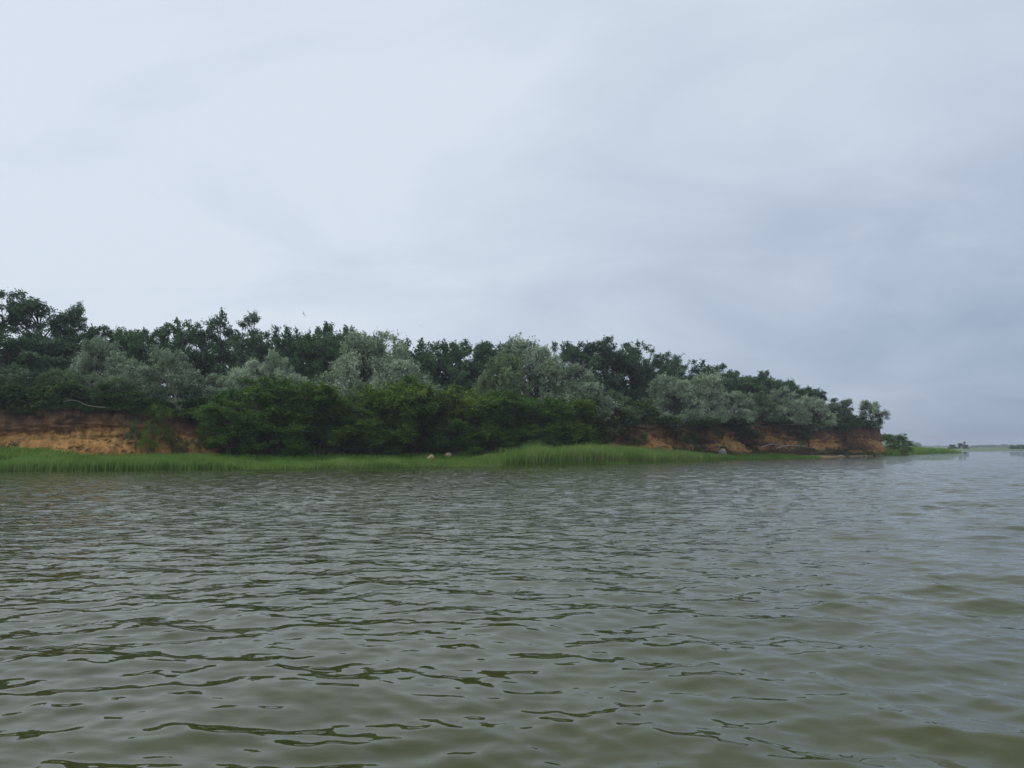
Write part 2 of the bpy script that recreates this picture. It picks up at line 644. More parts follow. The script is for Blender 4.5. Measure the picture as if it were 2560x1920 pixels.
# smooth the normals so that the lip does not fold at the headland
ker = np.hanning(41)
ker /= ker.sum()
Fn = np.stack([np.convolve(np.pad(Fn[:, k], 20, mode="edge"), ker, "valid") for k in range(2)], 1)
Fn /= np.linalg.norm(Fn, axis=1)[:, None]
lip_z = along(Fu, [(-700, 4.7), (0, 4.65), (300, 4.6), (460, 4.4), (1000, 4.6), (1400, 4.3), (1560, 4.6), (1700, 4.7), (1800, 4.5), (1900, 5.3), (2000, 5.2), (2100, 5.2), (2200, 5.2), (2260, 5.0)])
lip_w = along(Fu, [(-700, 2.2), (380, 2.2), (520, 5), (700, 7.5), (1300, 7.5), (1460, 4.5), (1560, 3.2), (1700, 2.6), (1850, 3.4), (1960, 3.2), (2080, 3.0), (2200, 1.7), (2260, 2.0)])
steep = along(Fu, [(-700, 1), (400, 1), (600, 0), (1350, 0), (1500, 1), (2260, 1)])
wig = sstep(1480, 1560, Fu) * sstep(2215, 2150, Fu)
Fc[:, :2] += Fn * (wig * (0.9 * vnoise(Fs * 0.11, Fs * 0 + 7.7) + 0.55 * vnoise(Fs * 0.27, Fs * 0 + 3.1)))[:, None]
lip_z = lip_z + wig * (0.55 * vnoise(Fs * 0.14, Fs * 0 + 12.3) + 0.2 * vnoise(Fs * 0.5, Fs * 0 + 1.3)) + steep * (0.16 * vnoise(Fs * 0.33, Fs * 0 + 5.5) + 0.14 * vnoise(Fs * 1.1, Fs * 0 + 6.5))
lip_w = lip_w + wig * 0.7 * vnoise(Fs * 0.2, Fs * 0 + 21.2) + 0.35 * vnoise(Fs * 0.16, Fs * 0 + 2.2)
foot_z = 0.55 + 0.1 * vnoise(Fs * 0.3, Fs * 0)


def build_cliff():
    n = len(Fc)
    q = np.linspace(0, 1, 56)[:, None]
    S = Fs[None, :] + 0 * q
    z = foot_z[None] + (lip_z - foot_z)[None] * q
    # offset inland: talus below, near vertical wall above, slight overhang of the turf lip
    brk = 0.50 + 0.16 * vnoise(Fs * 0.13, Fs * 0 + 4)[None] + 0.07 * vnoise(Fs * 0.6, Fs * 0 + 9)[None]
    a_steep = np.where(q < brk, q / brk * 0.78, 0.78 + (q - brk) / (1 - brk) * 0.24)
    a_steep = a_steep - 0.10 * sstep(0.90, 1.0, q) * 0.9
    a = steep[None] * a_steep + (1 - steep[None]) * q
    off = a * lip_w[None]
    # erosion: buttresses and gullies, ledges, clods
    amp = steep[None] * np.sin(np.pi * np.clip(q, 0.02, 0.98)) ** 0.6
    gul = fbm(S * 0.45, q * 0.7, 3) * 0.6 + 0.42 * fbm(S * 1.6, q * 1.6, 4)
    ledge = 0.14 * np.tanh(4 * fbm(S * 0.25 + 3, z * 2.2, 3)) + 0.12 * fbm(S * 3.5, z * 3.0, 3)
    gul_up = -0.22 * np.abs(vnoise(S * 1.5, q * 0.8 + 30)) * sstep(0.5, 0.75, q)
    off = off + amp * (0.85 * gul + ledge) * (1 + 0.9 * wig[None]) + gul_up * steep[None] + (1 - steep[None]) * 0.4 * fbm(S * 0.4, q * 3, 3) * np.sin(np.pi * q)
    z = z + amp * 0.14 * fbm(S * 1.1 + 9, q * 5, 4) + 0.10 * sstep(0.8, 1, q) * fbm(S * 0.9, 0 * S, 3)
    P = Fc[None, :, :2] + Fn[None] * off[..., None]
    V = np.concatenate([P, z[..., None]], -1)
    # grown-over parts of the slope
    vg = along(Fu, [(-700, 0), (300, 0.0), (345, 0.25), (395, 0.30), (440, 0.1), (520, 0.15), (570, 0.7), (1380, 0.7), (1470, 0.45), (1530, 0.22), (1600, 0.2), (1650, 0.24),
                    (1740, 0.26), (1830, 0.36), (1895, 0.3), (1940, 0.26), (2000, 0.34), (2060, 0.34), (2120, 0.28), (2200, 0.06), (2260, 0.0)])
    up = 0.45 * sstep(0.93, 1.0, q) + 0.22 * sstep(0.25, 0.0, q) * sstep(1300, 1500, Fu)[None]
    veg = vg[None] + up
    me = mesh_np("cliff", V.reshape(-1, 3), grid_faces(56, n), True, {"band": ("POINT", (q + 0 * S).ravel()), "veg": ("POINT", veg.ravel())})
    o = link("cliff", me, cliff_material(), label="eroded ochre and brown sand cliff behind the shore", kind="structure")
    return o, V


cliff, cliff_V = build_cliff()


def build_hilltop():
    lip = cliff_V[-1]
    n = len(lip)
    back_k = [(-60, 100), (-45, 112), (-20, 125), (10, 140), (30, 155), (48, 166), (58, 168), (62, 166), (60, 168), (50, 178)]
    B, _ = catmull(back_k, 0.2)
    idx = np.linspace(0, len(B) - 1, n)
    ks = np.interp(np.arange(n), [0, np.argmin(abs(Fu - 600)), np.argmin(abs(Fu - 1400)), np.argmin(abs(Fu - 2000)), np.argmin(abs(Fu - 2200)), n - 1], [0, 0.3, 0.55, 0.8, 0.93, 1.0])
    Bp = np.stack([np.interp(ks * (len(B) - 1), np.arange(len(B)), B[:, k]) for k in range(2)], 1)
    q = (np.linspace(0, 1, 36) ** 1.4)[:, None]
    P = lip[None, :, :2] * (1 - q[..., None]) + Bp[None] * q[..., None]
    rise = along(Fu, [(-700, 2.2), (600, 2.2), (1200, 2.4), (1600, 3.2), (1900, 2.2), (2050, 1.0), (2160, 0.2), (2260, 0)])
    z = lip[None, :, 2] + rise[None] * sstep(0, 0.45, q) - (lip[None, :, 2] + rise[None] - 0.2) * sstep(0.8, 1, q)
    z = z + 0.15 * fbm(P[..., 0] * 0.4, P[..., 1] * 0.4, 3) * sstep(0.0, 0.05, q)
    V = np.concatenate([P, z[..., None]], -1).reshape(-1, 3)
    me = mesh_np("hilltop", V, grid_faces(36, n), True)
    link("hilltop", me, M["hill_soil"], label="overgrown ground on top of the cliff under the wood", kind="structure")
    return V


hill_V = build_hilltop()
land_V = np.vstack([shore_V, cliff_V.reshape(-1, 3), hill_V])


def ground_z(x, y, rad=0.7):
    d2 = (land_V[:, 0] - x) ** 2 + (land_V[:, 1] - y) ** 2
    m = d2 < rad * rad
    if not m.any():
        return float(land_V[np.argmin(d2), 2])
    return float(np.percentile(land_V[m, 2], 80))


Wd_u = np.interp(np.arange(-700, 2400), W_u, W[:, 1])


def shore_depth(u):
    return float(np.interp(u, W_u, W[:, 1]))


def foot_depth(u):
    k = np.argmax(Fc[:, 0])
    return float(np.interp(u, Fu[:k], Fc[:k, 1]))


# ------------------------------------------------------------------ vegetation prototypes
def leaves_mesh(name, C, D, Nn, ln, wd, tint):
    """one diamond face per leaf"""
    D = D / (np.linalg.norm(D, axis=1)[:, None] + 1e-9)
    S = np.cross(D, Nn)
    S /= np.linalg.norm(S, axis=1)[:, None] + 1e-9
    h = D * (ln * 0.5)[:, None]
    w = S * (wd * 0.5)[:, None]
    V = np.stack([C - h, C - 0.1 * h + w, C + h, C - 0.1 * h - w], 1).reshape(-1, 3)
    F = np.arange(len(V)).reshape(-1, 4)
    return mesh_np(name, V, F, False, {"tint": ("FACE", tint)})


def unit(v):
    return v / (np.linalg.norm(v, axis=-1, keepdims=True) + 1e-9)


def grow(seed, H, Wd, z0, clumps, twigs, per, twl, leaf, lw, env, updroop=0.35, lean=(0, 0), stems=1, tr=0.16, spread=0.8, thin=0.0, barkname="bark", droop=0.0):
    """returns (trunk mesh, crown mesh) of a tree H tall and Wd wide, crown from z0 up"""
    g = np.random.default_rng(seed)
    lobes = [(g.uniform(0, 2 * math.pi), g.uniform(0.2, 1.0), g.uniform(0.08, 0.24)) for _ in range(7)]

    def radius(zr, az):
        r = env(zr)
        for la, lz, lm in lobes:
            r = r * (1 + lm * np.exp(-((zr - lz) / 0.22) ** 2) * np.cos(az - la))
        return r

    # boughs, each a lobe of the crown, then leaf clumps on the lobes
    nb = max(8, int(clumps / 3.6))
    zr = g.uniform(0.0, 1.0, nb * 4)
    keep = g.random(len(zr)) < np.clip(env(zr) + 0.15, 0, 1)
    zr = zr[keep][:nb]
    nb = len(zr)
    az = np.arange(nb) * 2.399 + g.normal(0, 0.5, nb)
    rr = radius(zr, az) * np.sqrt(g.uniform(0.15, 1.0, nb)) * 0.84
    zz = z0 + (H - z0) * (zr * 0.88)
    Bc = np.stack([rr * np.cos(az) * Wd / 2, rr * np.sin(az) * Wd / 2, zz], 1)
    bi = g.integers(0, nb, clumps)
    br = g.uniform(0.10, 0.20, nb) * min(Wd, H)
    bo = unit((Bc - np.array([0, 0, z0 + (H - z0) * 0.35])) * np.array([1, 1, 0.8]))
    dv = unit(g.normal(0, 1, (clumps, 3)) + bo[bi] * 0.7 + np.array([0, 0, 0.35]))
    Cc = Bc[bi] + dv * (br[bi] * g.uniform(0.55, 1.1, clumps))[:, None]
    Cc[:, 2] = np.clip(Cc[:, 2], z0 + 0.05, H)
    m = clumps
    zz = Cc[:, 2]
    Cc[:, 0] += lean[0] * (zz / H) ** 1.5
    Cc[:, 1] += lean[1] * (zz / H) ** 1.5
    axis_c = np.array([0, 0, z0 + (H - z0) * 0.35])
    outd = unit((Cc - axis_c) * np.array([1, 1, 0.9]))
    size = g.uniform(0.8, 1.5, m)
    bt = g.normal(0, 0.12, nb)
    ctint = np.clip(0.42 + bt[bi] + g.normal(0, 0.10, m), 0.05, 0.9)
    outd = unit(outd + dv * 0.8)
    # twigs
    k = m * twigs
    ci = np.repeat(np.arange(m), twigs)
    td = unit(outd[ci] * 0.75 + np.array([0, 0, updroop]) + g.normal(0, spread, (k, 3)))
    tl = twl * size[ci] * g.uniform(0.5, 1.25, k)
    t0 = Cc[ci] + g.normal(0, 0.16, (k, 3)) * twl * size[ci][:, None]
    if thin:
        ok = g.random(k) > thin
        ci, td, tl, t0 = ci[ok], td[ok], tl[ok], t0[ok]
        k = len(ci)
    # leaves
    li = np.repeat(np.arange(k), per)
    n = len(li)
    s = g.uniform(0.05, 1.0, n) ** 0.8
    pos = t0[li] + td[li] * (tl[li] * s)[:, None] + g.normal(0, 0.20, (n, 3)) * (twl * (1.2 - 0.6 * s))[:, None]
    pos[:, 2] -= droop * (s ** 2) * tl[li]
    ld = unit(td[li] + g.normal(0, 0.65, (n, 3)))
    nn = unit(g.normal(0, 0.7, (n, 3)) + np.array([0, 0, 0.7]) + outd[ci[li]] * 0.5)
    ln = leaf * g.uniform(0.6, 1.35, n)
    tint = np.clip(ctint[ci[li]] + g.normal(0, 0.14, n), 0, 1)
    pos[:, 2] = np.maximum(pos[:, 2], 0.05)
    crown = leaves_mesh("crown", pos, ld, nn, ln, ln * lw * g.uniform(0.8, 1.2, n), tint)
    # trunk and limbs
    parts = []
    for si in range(stems):
        a0 = g.uniform(0, 2 * math.pi)
        b = np.array([math.cos(a0), math.sin(a0), 0]) * (0.0 if stems == 1 else 0.28 * Wd * 0.25)
        topz = z0 + (H - z0) * g.uniform(0.62, 0.85)
        zs = np.linspace(-0.4, topz, 9)
        wob = np.cumsum(g.normal(0, 0.10 * H / 10, (9, 2)), 0)
        out = 1 + (0 if stems == 1 else 2.2) * np.clip(zs / H, 0, 1)
        px = b[0] * out + wob[:, 0] + lean[0] * np.clip(zs / H, 0, 1) ** 1.5
        py = b[1] * out + wob[:, 1] + lean[1] * np.clip(zs / H, 0, 1) ** 1.5
        ax = np.stack([px, py, zs], 1)
        rad = tr * np.linspace(1.15, 0.28, 9)
        parts.append(tube(ax, rad, 6))
        for c in range(si, m, stems):
            if g.random() > 0.75:
                continue
            zt = np.clip(Cc[c, 2] - g.uniform(0.12, 0.3) * (H - z0) - 0.3, z0 * 0.6, topz)
            st = np.array([np.interp(zt, zs, px), np.interp(zt, zs, py), zt])
            e = Cc[c]
            mid = (st + e) / 2 + np.array([0, 0, 0.06 * np.linalg.norm(e - st)]) + g.normal(0, 0.1, 3)
            r0 = tr * 0.30
            parts.append(tube([st, mid, e + outd[c] * 0.3 * twl], [r0, r0 * 0.6, r0 * 0.22], 4))
    V, F = join(parts)
    trunk = mesh_np("trunk", V, F, True)
    return trunk, crown


e_round = lambda z: np.sqrt(np.clip(1 - ((z - 0.45) / 0.62) ** 2, 0, 1))
e_dome = lambda z: np.sqrt(np.clip(1 - (np.clip(z - 0.15, 0, 1) / 0.88) ** 2, 0, 1))
e_bush = lambda z: np.clip(1.0 - 0.75 * np.clip(z - 0.25, 0, 1) ** 1.6, 0.05, 1)
e_tall = lambda z: np.clip(np.sqrt(np.clip(1 - ((z - 0.5) / 0.56) ** 2, 0, 1)) * 0.9 + 0.1, 0, 1)

PROTO = {"sparse": [], "wide": [], "dark": [], "airy": [], "silver": [], "green": [], "shrub": []}
for i in range(4):
    PROTO["dark"].append((grow(100 + i, 10, 5.2, 0.8, 130, 13, 15, 0.58, 0.185, 0.70, e_tall, 0.35, tr=0.15, spread=1.0), "dark_leaf", "bark", 10, 5.4))
for i in range(3):
    PROTO["wide"].append((grow(150 + i, 7.5, 7.2, 0.5, 160, 13, 15, 0.55, 0.175, 0.70, e_round, 0.4, tr=0.15, stems=2, spread=1.0), "dark_leaf", "bark", 7.5, 7.4))
for i in range(3):
    PROTO["airy"].append((grow(200 + i, 11, 6.0, 2.6, 90, 13, 14, 0.62, 0.18, 0.68, e_round, 0.3, tr=0.16, thin=0.1, spread=1.0), "dark_leaf", "bark", 11, 6.2))
for i in range(4):
    PROTO["silver"].append((grow(300 + i, 6, 6.0, 0.5, 150, 15, 14, 0.62, 0.19, 0.44, e_dome, 0.42, stems=3, tr=0.10, spread=0.7, droop=0.12), "silver_leaf", "bark", 6, 6.2))
for i in range(4):
    PROTO["green"].append((grow(400 + i, 6, 5.2, 0.75, 140, 14, 14, 0.55, 0.15, 0.7, e_bush, 0.25, stems=2, tr=0.085, spread=0.95), "green_leaf", "brown_bark", 6, 5.4))
for i in range(4):
    PROTO["shrub"].append((grow(500 + i, 2.4, 3.6, 0.05, 60, 12, 12, 0.45, 0.17, 0.66, e_dome, 0.3, stems=3, tr=0.05), "shrub_leaf", "bark", 2.4, 3.8))
for i in range(3):
    PROTO["sparse"].append((grow(560 + i, 2.6, 2.6, 0.15, 30, 10, 10, 0.5, 0.12, 0.6, e_tall, 0.5, stems=4, tr=0.03, spread=0.8, thin=0.2), "shrub_leaf", "brown_bark", 2.6, 2.8))
# the pale-stemmed silver tree at the cliff edge, leaning over its bent trunk
lean_tree = grow(331, 6, 4.6, 2.6, 62, 14, 14, 0.72, 0.22, 0.42, e_dome, 0.42, lean=(-1.1, -0.3), tr=0.13, spread=0.55, droop=0.15)
# lone round tree on the headland
lone_tree = grow(341, 5, 4.2, 0.7, 85, 13, 13, 0.58, 0.22, 0.5, e_round, 0.35, lean=(0.3, 0), stems=2, tr=0.09, spread=0.7)

NAMES = {"sparse": "shrub", "wide": "broadleaf_tree", "dark": "broadleaf_tree", "airy": "tall_tree", "silver": "silver_tree", "green": "leafy_tree", "shrub": "shrub"}
CATS = {"sparse": "shrub", "wide": "tree", "dark": "tree", "airy": "tree", "silver": "tree", "green": "tree", "shrub": "shrub"}


def plant_tree(name, meshes, leafmat, barkmat, H0, W0, u, vtop, hw, depth, label, cat, group, zbase=None, rot=None, hmin=0.8, mult=1.0, alt=None):
    x, z = ray(u, vtop)
    X, Y = x * depth, depth
    zb = ground_z(X, Y) - 0.05 if zbase is None else zbase
    top = CAM_H + z * depth
    Hh = max(top - zb, hmin)
    wid = 2 * hw / 1991 * depth * mult
    o = bpy.data.objects.new(name, None)
    o.empty_display_size = 0.3
    col.objects.link(o)
    o.location = (X, Y, zb)
    o.rotation_euler = (0, 0, rng.uniform(0, 6.28) if rot is None else rot)
    sx = wid / W0
    o.scale = (sx, sx * rng.uniform(0.9, 1.1), Hh / H0)
    tag(o, label, cat, group)
    link("trunk", meshes[0], M[barkmat], o)
    c = link("crown", meshes[1], M[leafmat], o)
    if alt:
        c.material_slots[0].link = "OBJECT"
        c.material_slots[0].material = M[alt]
    return o


def plant(kind, var, u, vtop, hw, depth, label, group, **kw):
    if kind == "dark":
        x, z = ray(u, vtop)
        zb = kw.get("zbase")
        hh = CAM_H + z * depth - (ground_z(x * depth, depth) if zb is None else zb)
        if 2 * hw / 1991 * depth * kw.get("mult", 1) > 0.74 * hh:
            kind = "wide"
    meshes, lm, bm, H0, W0 = PROTO[kind][var % len(PROTO[kind])]
    return plant_tree(NAMES[kind], meshes, lm, bm, H0, W0, u, vtop, hw, depth, label, CATS[kind], group, **kw)


# ---- the dark row of trees along the ridge: kind, u, v top, half width, metres behind the waterline, label
RIDGE = [
    ("airy", 2, 733, 62, 30, "tall airy tree cut off by the left picture edge"),
    ("airy", 98, 738, 66, 30, "tallest broad airy tree standing above the long left sand bank"),
    ("airy", 172, 762, 40, 31, "slim airy tree close beside the tallest broad crown, on its right"),
    ("dark", 45, 838, 85, 26, "dense dark tree filling the space under the tall left-edge crown"),
    ("dark", 135, 842, 70, 27, "dense blackish tree under the tallest airy crown"),
    ("dark", 236, 824, 58, 31, "dark tree stepping down from the tall group at far left"),
    ("dark", 303, 822, 48, 32, "dark tree with a thin pale tip, second down from the tall left group"),
    ("dark", 368, 838, 44, 32, "low dark tree in the skyline dip before the rounded single top"),
    ("dark", 440, 815, 48, 31, "dark tree with one rounded top above the pale bent trunk"),
    ("dark", 500, 830, 44, 32, "dark tree tucked against the left side of the twin-topped tree"),
    ("airy", 562, 794, 48, 30, "left half of the high twin top that rises above the skyline"),
    ("airy", 632, 790, 46, 30, "right half of the high twin top that rises above the skyline"),
    ("dark", 600, 850, 70, 33, "dark tree filling in below the high twin top"),
    ("dark", 700, 828, 42, 31, "dark tree in the notch just right of the twin top"),
    ("dark", 742, 832, 40, 32, "narrow dark tree below the small flying bird"),
    ("dark", 788, 825, 42, 31, "pointed dark tree between the bird's tree and the big silver dome"),
    ("dark", 848, 820, 42, 32, "dark tree whose tip rises behind the left flank of the big silver dome"),
    ("dark", 898, 826, 40, 33, "dark tree peeping over the summit of the big silver dome"),
    ("dark", 1022, 850, 46, 32, "dark tree touching the right flank of the big silver dome"),
    ("dark", 1085, 867, 46, 31, "blackish green tree, first in the dark gap between the two silver domes"),
    ("dark", 1138, 870, 42, 32, "blackish green tree, second in the dark gap between the two silver domes"),
    ("dark", 1188, 862, 46, 31, "blackish green tree with a spiky top in the dark gap beside the second silver dome"),
    ("dark", 1246, 866, 46, 33, "blackish green tree against the left flank of the second silver dome"),
    ("dark", 1418, 868, 40, 34, "small grey-green tree just right of the second silver dome, before the hump"),
    ("dark", 1478, 863, 52, 34, "grey-green tree on the left shoulder of the rounded skyline hump"),
    ("dark", 1545, 858, 56, 34, "grey-green tree at the summit of the rounded skyline hump"),
    ("dark", 1597, 870, 46, 33, "grey-green tree where the rounded skyline hump begins to fall"),
    ("dark", 1640, 894, 36, 33, "small dark tree at the foot of the rounded skyline hump"),
    ("airy", 1688, 898, 42, 33, "see-through tree on the long falling skyline, first after the hump"),
    ("dark", 1738, 908, 44, 33, "rounded tree on the long falling skyline, above the twin silver bushes"),
    ("dark", 1800, 920, 42, 31, "dark tree halfway down the falling skyline with a pointed top"),
    ("dark", 1850, 936, 40, 29, "dark tree on the falling skyline above the white boulder"),
    ("dark", 1888, 934, 34, 28, "small upright dark tree on the lower falling skyline"),
    ("dark", 1932, 943, 40, 27, "dark tree with a knob top just left of the pale bird"),
    ("dark", 1988, 964, 40, 25, "dark tree directly below the pale bird"),
    ("dark", 2022, 982, 30, 22, "last dark tree at the low right end of the ridge wood"),
]
for i, (k, u, v, hw, e, lab) in enumerate(RIDGE):
    plant(k, i * 3 + (i // 5), u, v, hw, shore_depth(u) + e, lab, "dark trees along the ridge", mult=1.8 if k == "dark" else 1.45,
          alt="greygreen_leaf" if ("grey-green" in lab or "airy" in lab or "see-through" in lab or "twin top that" in lab) else None)

# ---- silver-leaved trees in the middle row
SILVER = [
    (18, 922, 66, 15, 0, "yellowish sage-green bush at the left picture edge above the sand bank"),
    (160, 930, 48, 17, 1, "small dull sage-green bush below the blackish tree at left"),
    (255, 858, 62, 20, 2, "upright silver tree between the blackish tree and the pale bent trunk"),
    (345, 900, 58, 16, 4, "rounded silver bush touching the pale-trunked leaning tree"),
    (300, 950, 42, 14, 3, "low sage-green bush between the upright silver tree and the rounded one"),
    (560, 940, 60, 15, 0, "left shoulder of the wide silver thicket above the green trees"),
    (640, 910, 66, 17, 3, "middle of the wide silver thicket under the twin-topped trees"),
    (692, 888, 40, 18, 1, "tallest pale tip of the wide silver thicket"),
    (745, 945, 46, 15, 2, "right end of the wide silver thicket"),
    (905, 850, 66, 18, 2, "left half of the biggest silver dome in the wood"),
    (975, 842, 78, 17, 4, "right half of the biggest silver dome in the wood"),
    (900, 965, 40, 13, 3, "low sage-green bush beneath the biggest silver dome"),
    (1070, 938, 52, 14, 0, "feathery silver bush below the dark gap between the domes"),
    (1320, 858, 66, 19, 1, "tall top of the second silver dome"),
    (1262, 900, 58, 16, 2, "duller left lower lobe of the second silver dome"),
    (1375, 900, 46, 18, 3, "right lower lobe of the second silver dome"),
    (1440, 918, 72, 15, 0, "spreading silver tree with upswept sprays right of the second dome"),
    (1540, 978, 50, 14, 4, "small sage-green bush right below the rounded skyline hump"),
    (1680, 946, 68, 15, 1, "left of the twin silver bushes above the ochre cliff"),
    (1765, 940, 66, 17, 3, "right of the twin silver bushes above the ochre cliff"),
    (1830, 985, 54, 14, 2, "silver bush overhanging the cliff above the white boulder"),
    (1895, 982, 44, 14, 0, "greener bush right after the overhanging one, on the cliff edge"),
    (1955, 972, 56, 15, 4, "broad silver bush below the pale bird"),
    (2030, 996, 46, 13, 1, "silver bush on the skyline as the wood thins toward the headland"),
    (2095, 1000, 40, 13, 3, "last low sage-green bush before the lone headland tree"),
]
for i, (u, v, hw, e, var, lab) in enumerate(SILVER):
    plant("silver", var, u, v, hw, shore_depth(u) + e, lab, "silver-leaved trees", mult=1.25 if u < 1600 else 1.02,
          alt="sage_leaf" if ("sage" in lab or "duller" in lab or "greener" in lab) else None)

t = plant_tree("silver_tree", lean_tree, "silver_leaf", "pale_bark", 6, 4.6, 446, 888, 62, 69.5,
               "silver tree leaning on a pale bent trunk at the end of the left bank", "tree", "silver-leaved trees", rot=0.0)
t = plant_tree("silver_tree", lone_tree, "silver_leaf", "bark", 5, 4.6, 2172, 1008, 34, 147.5,
               "lone round grey-green tree at the very tip of the headland", "tree", "silver-leaved trees", rot=0.4)

# ---- green leafy trees on the shore in front of the slope
GREEN = [
    (575, 1000, 52, 9.0, "leftmost green shore tree, beside the end of the left sand bank"),
    (640, 955, 92, 10.5, "broad green shore tree below the wide silver thicket"),
    (735, 962, 84, 10.5, "broad green shore tree, second from the left sand bank"),
    (815, 975, 70, 10.0, "rounded green shore tree left of the yellow-green one"),
    (690, 1045, 72, 8.2, "low green bush in front of the two broad shore trees"),
    (985, 948, 84, 10.0, "tall yellow-green shore tree below the biggest silver dome"),
    (890, 1000, 66, 9.2, "green shore tree just left of the tall yellow-green one"),
    (930, 1062, 56, 8.0, "low dark bush at the foot of the tall yellow-green shore tree"),
    (1085, 985, 60, 10.0, "brownish green shore tree above the tan boulders"),
    (1175, 968, 76, 10.2, "bright green shore tree right of the tan boulders"),
    (1130, 1058, 54, 8.4, "low bush directly behind the tan boulders"),
    (1270, 985, 70, 11.0, "green shore tree under the second silver dome"),
    (1235, 1070, 56, 8.6, "dark low bush between the bright tree and the tall reeds"),
    (1345, 1000, 66, 10.5, "green shore tree behind the left end of the tall reeds"),
    (1330, 1068, 60, 8.8, "low green bush behind the tallest part of the reed bed"),
    (1440, 1005, 56, 11.0, "bright tipped tree above the middle of the reed bed"),
    (1415, 1045, 46, 9.4, "yellow-green bush in front of the bright tipped tree"),
    (1490, 1042, 42, 10.5, "brownish green bush where the ochre cliff begins"),
]
for i, (u, v, hw, e, lab) in enumerate(GREEN):
    alt = "yellow_leaf" if ("yellow" in lab or "bright" in lab) else "olive_leaf" if "brownish" in lab else None
    plant("green", i * 2 + i // 5, u, v, hw, shore_depth(u) + e, lab, "green trees on the shore", mult=1.3, alt=alt)

# ---- low shrubs: along the cliff edge, on the cliff face and behind the headland
SHRUBS = [
    (30, 968, 70, 11.5, "dark shrub on the left bank edge at the picture border"),
    (110, 972, 66, 12.0, "dark shrub on the bank edge above the smooth golden sand"),
    (190, 965, 60, 12.5, "dark shrub on the bank edge behind the fallen pale trunk"),
    (262, 968, 60, 12.5, "dark shrub on the bank edge right behind the fallen trunk's thick end"),
    (330, 985, 52, 12.5, "dark shrub on the bank edge left of the pale bent trunk"),
    (395, 1000, 42, 12.6, "dark shrub at the root of the pale bent trunk"),
    (490, 1000, 52, 12.0, "dark shrub between the bent trunk and the green shore trees"),
    (405, 1014, 28, 10.6, "yellowish shrub growing down the left sand bank"),
    (342, 1055, 24, 9.6, "thin dark shrub on the face of the left sand bank, just past the clods"),
    (372, 1075, 24, 9.0, "thin shrub at the bank foot below the yellowish one"),
    (392, 1046, 26, 10.0, "thin shrub halfway up the bank under the yellowish one"),
    (432, 1062, 26, 9.6, "sparse shrub on the bank face left of the last bare patch"),
    (452, 1090, 22, 8.8, "sparse shrub at the foot of the last bare patch of the left bank"),
    (500, 1070, 24, 9.4, "sparse shrub between the last bare patch and the shore trees"),
    (10, 1098, 30, 8.4, "small dark shrub at the foot of the sand bank by the picture border"),
    (1560, 1000, 60, 13.5, "dark shrub on the slope above the first ochre scar"),
    (1610, 1020, 50, 14.5, "dark shrub at the cliff edge above the second ochre scar"),
    (1505, 1002, 56, 13.0, "dull shrub on the slope between the reed bed and the skyline hump"),
    (1590, 1075, 26, 10.2, "narrow shrub hanging down the first ochre scar"),
    (1660, 1034, 52, 13.5, "grassy shrub on the jutting cliff edge"),
    (1735, 1038, 48, 13.0, "dark shrub below the twin silver bushes"),
    (1715, 1062, 26, 9.6, "shrub clinging below the jutting cliff edge"),
    (1850, 1056, 44, 10.6, "large dark shrub spilling down the cliff above the white boulder"),
    (1865, 1078, 40, 9.2, "dark shrub low on the cliff right of the white boulder"),
    (1800, 1040, 46, 12.0, "dark shrub on the edge left of the spilling one"),
    (1930, 1042, 44, 11.5, "dark shrub on the edge above the rusty sand fan"),
    (2005, 1038, 44, 11.5, "blackish shrub hanging into the gully between two sand faces"),
    (2000, 1070, 30, 9.5, "black shrub lower down in the gully between two sand faces"),
    (2060, 1030, 46, 11.5, "dark shrub on the edge right of the gully"),
    (2110, 1040, 42, 10.5, "dark shrub on the edge left of the lone headland tree"),
    (2100, 1066, 30, 8.4, "hanging shrub below the edge near the headland"),
    (2150, 1045, 36, 9.5, "low shrub at the foot of the lone headland tree"),
]
for i, (u, v, hw, e, lab) in enumerate(SHRUBS):
    plant("sparse" if any(k in lab for k in ("thin", "sparse", "yellowish", "narrow", "clinging", "small")) else "shrub", i * 3, u, v, hw, shore_depth(u) + e * (1.0 if u < 1600 else 1.15), lab, "shrubs along the cliff", mult=1.2, hmin=1.0,
          alt="yellow_leaf" if "yellow" in lab else "green_leaf" if "grassy" in lab else "olive_leaf" if ("sparse" in lab or "dull" in lab) else None)
plant("green", 1, 2238, 1087, 32, 161, "dark bush sticking out behind the headland cliff", "shrubs along the cliff", zbase=0.3, mult=1.2)

# ------------------------------------------------------------------ reeds and grass
def blades_mesh(name, X, Y, Z, H, wd, bend, tint, g, low=False):
    n = len(X)
    az = g.uniform(0, 2 * math.pi, n)
    S = np.stack([np.cos(az), np.sin(az), 0 * az], 1) * wd[:, None] * 0.5
    la = g.uniform(0, 2 * math.pi, n)
    lean = np.stack([np.cos(la) + 0.6, np.sin(la), 0 * la], 1) * (bend * H)[:, None]
    B = np.stack([X, Y, Z], 1)
    up = np.array([0, 0, 1.0])
    mid = B + up * (H * 0.6)[:, None] + lean * 0.3
    tip = B + up * H[:, None] + lean
    if low:
        V = np.stack([B - S, B + S, tip + S * 0.3, tip - S * 0.3], 1).reshape(-1, 3)
        return mesh_np(name, V, np.arange(4 * n).reshape(-1, 4), False, {"tint": ("FACE", tint)})
    V = np.stack([B - S, B + S, mid + S * 0.85, mid - S * 0.85, tip + S * 0.12, tip - S * 0.12], 1).reshape(-1, 3)
    o = np.arange(n)[:, None] * 6
    F = np.concatenate([o + np.array([0, 1, 2, 3]), o + np.array([3, 2, 4, 5])], 1).reshape(-1, 4)
    return mesh_np(name, V, F, False, {"tint": ("FACE", np.repeat(tint, 2))})


